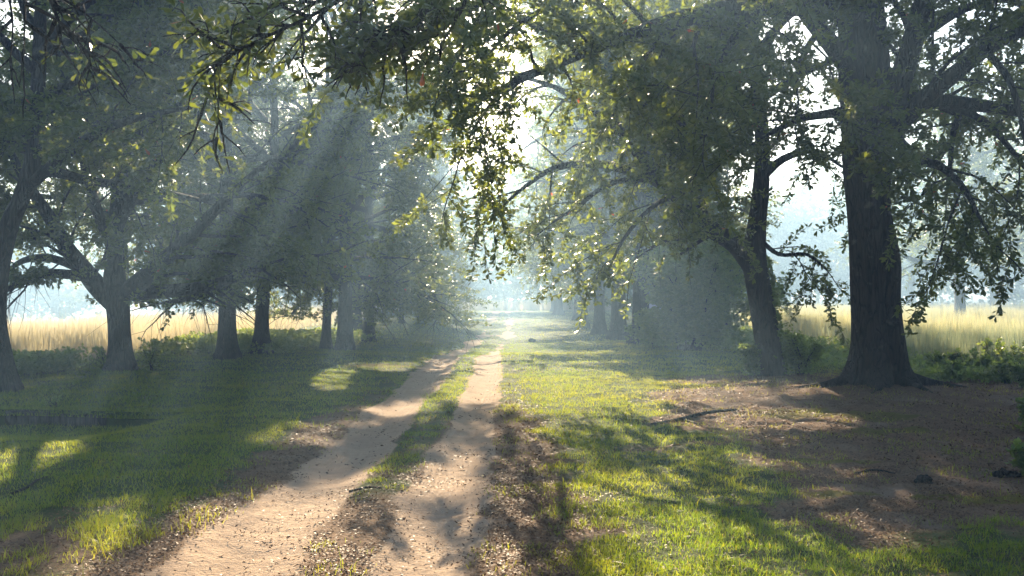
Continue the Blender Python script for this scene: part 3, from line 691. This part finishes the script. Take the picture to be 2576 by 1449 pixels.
# ivy on the leaning oak
def patch_leaves(C, D, per, leaf, mat, name, seed, parent=None):
    V, F, T = rosettes(C, D, per, leaf[0], leaf[1], rng(seed), 4, 1.0, .8)
    return mesh_obj(name, V, [F], mat, parent, attrs=dict(tint=T))
r = rng(301); C = []
for k in range(330):
    py = r.uniform(650, 945); d = 19.15
    cx_ = np.interp(py, [650, 700, 800, 900, 945], [1930, 1940, 1956, 1970, 1976]) + r.normal(0, 4)
    C.append(at(cx_, py, d + r.normal(0, .06)))
C = np.array(C); ivy = patch_leaves(C, np.tile([.6, -.4, .1], (len(C), 1)) + r.normal(0, .3, C.shape), 4, (.07, .055), SHRUB, "ivy_vine", 302)
tag(ivy, "ivy climbing the right side of the leaning oak's trunk", "ivy")

# ground cover weeds (dense leafy growth along the field edges)
def weeds(name, label, xs, ys, n, hgt, seed, mask, leaf, mat=SHRUB):
    r = rng(seed); x = r.uniform(*xs, n); y = r.uniform(*ys, n)
    k = r.random(n) < mask(x, y); x, y = x[k], y[k]
    h = hgt * r.uniform(.15, 1.0, len(x)) * (.5 + .9 * fbm(x * .8, y * .8, seed))
    P = np.stack([x, y, height(x, y) + h], -1)
    return stuff(patch_leaves(P, np.tile([0, 0, .6], (len(P), 1)) + r.normal(0, .4, P.shape), 5, leaf, mat, name, seed), label, "weeds")
weeds("weeds", "dark green weeds along the left field edge", (-16, -8.9), (16.5, 21), 12000, .40, 311,
      lambda x, y: sstep(-8.9, -9.7, x + (fbm(x, y, 3) - .5) * 2 - .15 * (y - 18)), (.085, .05))
weeds("weeds", "yellow-green weeds between the big oak and the right meadow", (6.6, 15), (16.3, 20.5), 6500, .24, 312,
      lambda x, y: sstep(16.6, 17.6, y - .1 * (x - 9) + (fbm(x, y, 5) - .5) * 2) * sstep(6.4, 7.4, x), (.085, .05))
weeds("weeds", "shaded weeds behind the left row trunks", (-10, -3.5), (26, 36), 7000, .34, 313,
      lambda x, y: sstep(-5.6, -6.8, x + (fbm(x * .7, y * .7, 7) - .5) * 2 - .09 * (y - 26)), (.10, .06))
weeds("weeds", "weeds under the misty right row", (4.6, 9.5), (20, 40), 3500, .3, 314,
      lambda x, y: sstep(5.6, 7.2, x + (fbm(x * .7, y * .7, 9) - .5) * 2), (.10, .06))

# ------------------------------------------------------------------ lawn
def scatter_polar(r, d0, d1, n, half=.60):
    d = np.sqrt(r.uniform(d0 ** 2, d1 ** 2, n)); x = d * r.uniform(-half, half, n); return x, d
def lawn():
    r = rng(401); Vs, Fs, Ts, off = [], [], [], 0
    for d0, d1, n, w, h0, h1, seg in ((3.8, 7.5, 120000, .0040, .018, .055, True), (7.5, 12, 125000, .0052, .018, .052, True), (12, 20, 130000, .008, .025, .06, False), (20, 36, 130000, .013, .025, .06, False), (36, 100, 120000, .03, .03, .06, False)):
        x, y = scatter_polar(r, d0, d1, n)
        tuft = fbm(x * 3.2, y * 3.2, 51); big = fbm(x * .6, y * .6, 53)
        lit = litter_m(x, y); ru = ruts(x, y); fi = field_m(x, y)
        p = np.clip(1.05 - lit * 1.0, .0, 1) * (1 - ru) * (1 - fi) * (1 - moss_m(x, y) * .8)
        p = p * np.where(lit > .25, sstep(.40, .66, tuft) * 1.6, .45 + sstep(.3, .6, tuft))
        p = np.maximum(p, .16 * (1 - ru) * (tuft > .56))
        k = r.random(n) < p; x, y, tuft, big, lit = x[k], y[k], tuft[k], big[k], lit[k]; m = len(x)
        h = r.uniform(h0, h1, m) * (.55 + 1.0 * tuft) * (1 + .55 * sstep(8, 6, y) * (x < -2))
        tall = r.random(m) < .03; h = np.where(tall, h * r.uniform(1.4, 2.6, m), h)
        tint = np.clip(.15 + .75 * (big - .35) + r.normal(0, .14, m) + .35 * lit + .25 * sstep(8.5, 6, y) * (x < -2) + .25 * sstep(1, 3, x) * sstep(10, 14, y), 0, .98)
        V, F, T = blades(np.stack([x, y, height(x, y) - .004], -1), h, w * r.uniform(.7, 1.3, m), r.uniform(.1, 1.5, m), r, np.where(r.random(m) < .06, .97, tint), seg)
        Vs.append(V); Fs.append(F + off); Ts.append(T); off += len(V)
    n = 5200; x = r.uniform(-9, -4.2, n); y = board_y(x) + r.uniform(-.10, .22, n)
    h = r.uniform(.03, .12, n) * (.4 + 1.1 * fbm(x * 2.4, y * 2, 77)); z = height(x, board_y(x) + .15) - .02 - .05 * (y < board_y(x))
    V, F, T = blades(np.stack([x, y, z], -1), h, np.full(n, .008), r.uniform(.3, 1.9, n), r, np.clip(r.normal(.3, .15, n), 0, .97), True)
    Vs.append(V); Fs.append(F + off); Ts.append(T); off += len(V)
    return stuff(mesh_obj("grass", np.concatenate(Vs), Fs, GRASS, attrs=dict(tint=np.concatenate(Ts))), "short green lawn grass either side of the track", "grass")
lawn()
def tall_grass(name, label, x, y, hgt, w, seed, mat, tintb):
    r = rng(seed); m = len(x)
    h = hgt * r.uniform(.5, 1.15, m) * (.42 + 1.15 * fbm(x * .55, y * .4, seed)) * np.where(r.random(m) < .02, 1.45, 1)
    tint = np.clip(tintb + r.normal(0, .2, m) + .5 * (fbm(x * .25, y * .15, seed + 1) - .5), 0, .98)
    V, F, T = blades(np.stack([x, y, height(x, y) - .01], -1), h, w * r.uniform(.7, 1.3, m), r.uniform(.02, .22, m), r, tint, False)
    return stuff(mesh_obj(name, V, [F], mat, attrs=dict(tint=T)), label, "tall grass")
r = rng(501)
n = 150000; d = 20 + 55 * r.random(n) ** 1.6; x = d * r.uniform(-.75, -.12, n)
k = r.random(n) < field_m(x, d); x, d = x[k], d[k]
tall_grass("tall_grass", "golden tall grass in the left field", x, d, .85, .010 + .0004 * (d - 20), 511, REED, .2)
n = 190000; d = 20 + 80 * r.random(n) ** 1.5; x = d * r.uniform(.16, .75, n)
k = r.random(n) < field_m(x, d); x, d = x[k], d[k]
tall_grass("tall_grass", "tall grass of the right meadow, painted shade-blue in front and sunlit gold further off", x, d, .72, .010 + .0004 * (d - 20), 512, REED_SHADED_LIT, .22 + .6 * sstep(25, 38, d))  # tint paints the front as if shaded, further off as if sunlit
n = 40000; x = r.uniform(-22, 22, n); d = 95 + 25 * r.random(n)
k = r.random(n) < field_m(x, d); x, d = x[k], d[k]
tall_grass("tall_grass", "pale pinkish tall grass where the track ends", x, d, 1.0, np.full(len(x), .045), 513, REED, .2)

# ------------------------------------------------------------------ leaf litter
def litter():
    r = rng(601); Vs, Fs, Ts, off = [], [], [], 0
    for d0, d1, n, s in ((3.8, 9, 110000, .026), (9, 21, 150000, .038)):
        x, y = scatter_polar(r, d0, d1, n)
        lit = litter_m(x, y); ru = ruts(x, y)
        p = np.clip(lit * (.75 + .35 * (x > .8)), .012, 1) * (1 - ru * .80) * (.25 + 1.2 * sstep(.35, .65, fbm(x * 2, y * 2, 61)))
        p = np.maximum(p, .9 * sstep(.9, .4, np.abs(np.abs(x - track_c(y)) - 1.15) * 2.2) * (y < 12) * (1 - ru))
        k = r.random(n) < p; x, y = x[k], y[k]; m = len(x)
        dr = r.normal(0, 1, (m, 3)); dr[:, 2] *= .35
        L = s * r.uniform(.5, 1.3, m)
        V, F, kk = leaves(np.stack([x, y, height(x, y) + r.uniform(.004, .014, m)], -1), dr, L, L * r.uniform(.3, .55, m), r, 4, 1.6)
        Vs.append(V); Fs.append(F + off); Ts.append(np.repeat(np.clip(r.beta(1.2, 2.2, m), 0, .97), kk)); off += len(V)
    return stuff(mesh_obj("fallen_leaves", np.concatenate(Vs), Fs, LITTER, attrs=dict(tint=np.concatenate(Ts))), "dry brown oak leaves littering the soil and track edges", "fallen leaves")
litter()

# ------------------------------------------------------------------ old board edging, sticks, lumps
root = thing("timber_edging", "low edging of old dark boards retaining the bank on the left", "edging", (-6.2, 13.4, hz(-6.2, 13.8)))
x = -6.95; rr = random.Random(5); nb_ = 0
while x < -5.55:
    w = rr.uniform(.13, .19); y = float(board_y(np.array([x + w / 2]))[()] if np.ndim(board_y(np.array([x + w / 2]))) == 0 else board_y(np.array([x + w / 2]))[0])
    zt = hz(x + w / 2, y + .25) + rr.uniform(-.045, .0); zb = zt - .34
    y -= .03 + rr.uniform(0, .012)
    v = []
    for (dx, dz) in ((0, 0), (w - .012, 0), (w - .012, 1), (0, 1)):
        for dy in (0, -.03):
            v.append((x + dx - root.location.x, y + dy - root.location.y, (zb if dz == 0 else zt + rr.uniform(-.012, .004)) - root.location.z))
    F = [(0, 2, 3, 1), (2, 4, 5, 3), (4, 6, 7, 5), (6, 0, 1, 7), (1, 3, 5, 7), (0, 6, 4, 2)]
    mesh_obj("board", v, [np.array(F)], WOOD, root)
    x += w
def stick(label, pts, rad, name="fallen_branch", cat="stick", side=()):
    w = Wood(); C = catmull([(p[0], p[1], hz(p[0], p[1]) + rad * .7 + (p[2] if len(p) > 2 else 0), 0) for p in pts], 4)
    o = C[0, :3].copy(); w.add(C[:, :3] - o, np.linspace(rad, rad * .45, len(C)), 7)
    for a, b_ in side:
        P = np.array([a, b_], float); P = np.stack([np.linspace(P[0], P[1], 4)[:, 0], np.linspace(P[0], P[1], 4)[:, 1], [hz(*q) + rad * .5 for q in np.linspace(P[0], P[1], 4)]], -1)
        w.add(P - o, np.linspace(rad * .6, rad * .25, 4), 5)
    ob = mesh_obj(name, np.concatenate(w.V), w.F, BARK, smooth=True); ob.location = o
    return tag(ob, label, cat)
g = lambda *l: [gp(*q) for q in l]
stick("long dark fallen branch on the leafy soil left of the mossy patch", g((1640, 1072), (1700, 1062), (1780, 1053), (1850, 1040)), .035, side=[(gp(1720, 1060), gp(1760, 1072))])
stick("thin dark stick lying in the shaded grass at lower left", g((30, 1238), (70, 1222), (95, 1205), (125, 1194)), .014)
stick("short dark twig on the soil near the right edge", g((2150, 1195), (2200, 1190), (2250, 1192)), .014)
stick("thin twig on the left rut of the track", g((880, 1235), (925, 1228), (960, 1230)), .010)
def lump(label, px, py, s, seed, name, cat, flat=.55, mat=None):
    x, y = gp(px, py); r = rng(seed); n, m = 12, 8; V = []
    for i in range(m + 1):
        ph = math.pi * i / m
        for j in range(n):
            th = 2 * math.pi * j / n; q = 1 + .28 * math.sin(3 * th + seed) * math.sin(ph) + .2 * math.sin(5 * ph + 2 * th + seed) + r.uniform(-.06, .06)
            if i in (0, m): q = 1
            V.append((s * q * math.sin(ph) * math.cos(th), s * .7 * q * math.sin(ph) * math.sin(th), s * flat * q * math.cos(ph)))
    F = [(i * n + j, i * n + (j + 1) % n, (i + 1) * n + (j + 1) % n, (i + 1) * n + j) for i in range(m) for j in range(n)]
    o = mesh_obj(name, V, [np.array(F)], mat or BARK, smooth=True); o.location = (x, y, hz(x, y) + s * flat * .35)
    return tag(o, label, cat)
lump("dark chunk of rotten wood at the right edge, in front of the low bush", 2525, 1200, .12, 3, "rotten_wood", "wood chunk", .45)
lump("small dark bark lump on the bare soil, left of the rotten wood", 2325, 1222, .07, 5, "bark_chunk", "bark", .6)
lump("tiny dark stump on the misty lawn right of the far track", 1337, 846, .13, 8, "tree_stump", "stump", .8)
lump("pale stone at the foot of the big oak between its roots", 2265, 992, .17, 9, "stone", "stone", .45, BARKP)
def big_leaf(label, px, py, s, seed):
    x, y = gp(px, py); r = rng(seed); n = 9; V = [(0, -s, 0)]
    for i in range(1, n):
        t = i / n; w = s * .55 * math.sin(math.pi * min(t * 1.0, 1)) * (1 + .25 * math.sin(i * 2.6)); V += [(-w, -s + 2 * s * t, .35 * w + .02 * t), (0, -s + 2 * s * t, .012), (w, -s + 2 * s * t, .30 * w)]
    V.append((0, s, .03)); F3 = [(0, 2, 1), (0, 3, 2)]; F4 = []
    for i in range(n - 2):
        a = 1 + 3 * i; F4 += [(a, a + 1, a + 4, a + 3), (a + 1, a + 2, a + 5, a + 4)]
    a = 1 + 3 * (n - 2); F3 += [(a, a + 1, len(V) - 1), (a + 1, a + 2, len(V) - 1)]
    o = mesh_obj("fallen_leaf", V, [np.array(F4), np.array(F3)], LITTER, attrs=dict(tint=np.full(len(V), .35)), smooth=True)
    o.location = (x, y, hz(x, y) + .012); o.rotation_euler = (r.uniform(-.15, .15), r.uniform(-.2, .2), r.uniform(0, 6)); return tag(o, label, "leaf")
big_leaf("curled reddish-brown leaf lying on the right rut", 1152, 1307, .035, 1)
big_leaf("dark dry leaf on the right rut, near the median", 1010, 1304, .032, 2)
big_leaf("brown leaf at the right edge of the track, further up", 1215, 1195, .03, 3)

# second, fused bole on the right of the big oak
b2 = big_oak.location
rb = lambda px, py, r: tuple(rel([at(px, py, 15.72)], b2)[0]) + (r,)
q0 = rb(2252, 990, .20)
trunk_mesh("bole", [(q0[0], q0[1], 0, .22), rb(2252, 900, .215), rb(2240, 760, .20), rb(2240, 660, .195), rb(2226, 560, .16), rb(2214, 470, .12), rb(2206, 400, .05)], big_oak, BARK, 32, .8, 4, .06, 77)
# surface roots of the big oak
def root_tube(pts, r0):
    b_ = big_oak.location; w = Wood()
    C = catmull([(x - b_.x, y - b_.y, hz(x, y) - b_.z + dz, 0) for x, y, dz in pts], 5)
    w.add(C[:, :3], np.linspace(r0, r0 * .3, len(C)), 9); return w.build("surface_root", BARK, big_oak)
X, Y = big_oak.location.x, big_oak.location.y
root_tube([(X - .45, Y - .1, .10), (X - .8, Y - .25, .02), (X - 1.15, Y - .3, 0), (X - 1.5, Y - .2, -.03)], .10)
root_tube([(X + .5, Y - .1, .12), (X + .8, Y - .25, .03), (X + 1.2, Y - .35, 0), (X + 1.6, Y - .3, -.03)], .11)
root_tube([(X - .1, Y - .5, .08), (X - .25, Y - .85, .0), (X - .5, Y - 1.2, -.03)], .09)
root_tube([(X + .25, Y - .5, .08), (X + .4, Y - .8, .01), (X + .5, Y - 1.1, -.03)], .08)

#@@HAZE
def haze():
    x0, x1, y0, y1, z0, z1 = -325, 325, -68, 325, -16.5, 20.5
    V = [(x, y, z) for z in (z0, z1) for y in (y0, y1) for x in (x0, x1)]
    F = [(0, 2, 3, 1), (4, 5, 7, 6), (0, 1, 5, 4), (2, 6, 7, 3), (0, 4, 6, 2), (1, 3, 7, 5)]
    m, nt, N, L = new_mat("morning_mist")
    v = node(nt, "ShaderNodeVolumePrincipled"); v.inputs['Color'].default_value = (.40, .63, .92, 1)
    v.inputs['Density'].default_value = HAZE_DENSITY; v.inputs['Anisotropy'].default_value = HAZE_G
    o = node(nt, "ShaderNodeOutputMaterial"); L.new(v.outputs[0], o.inputs['Volume'])
    h = mesh_obj("haze", V, [np.array(F)], m); h['kind'] = 'stuff'; h['label'] = "pale morning mist hanging in the whole avenue"; h['category'] = "mist"
haze()
print("GROUND", nx, ny, "zmin", GZ.min(), "tris", sum(len(o.data.polygons) for o in S.objects if o.type == 'MESH'))
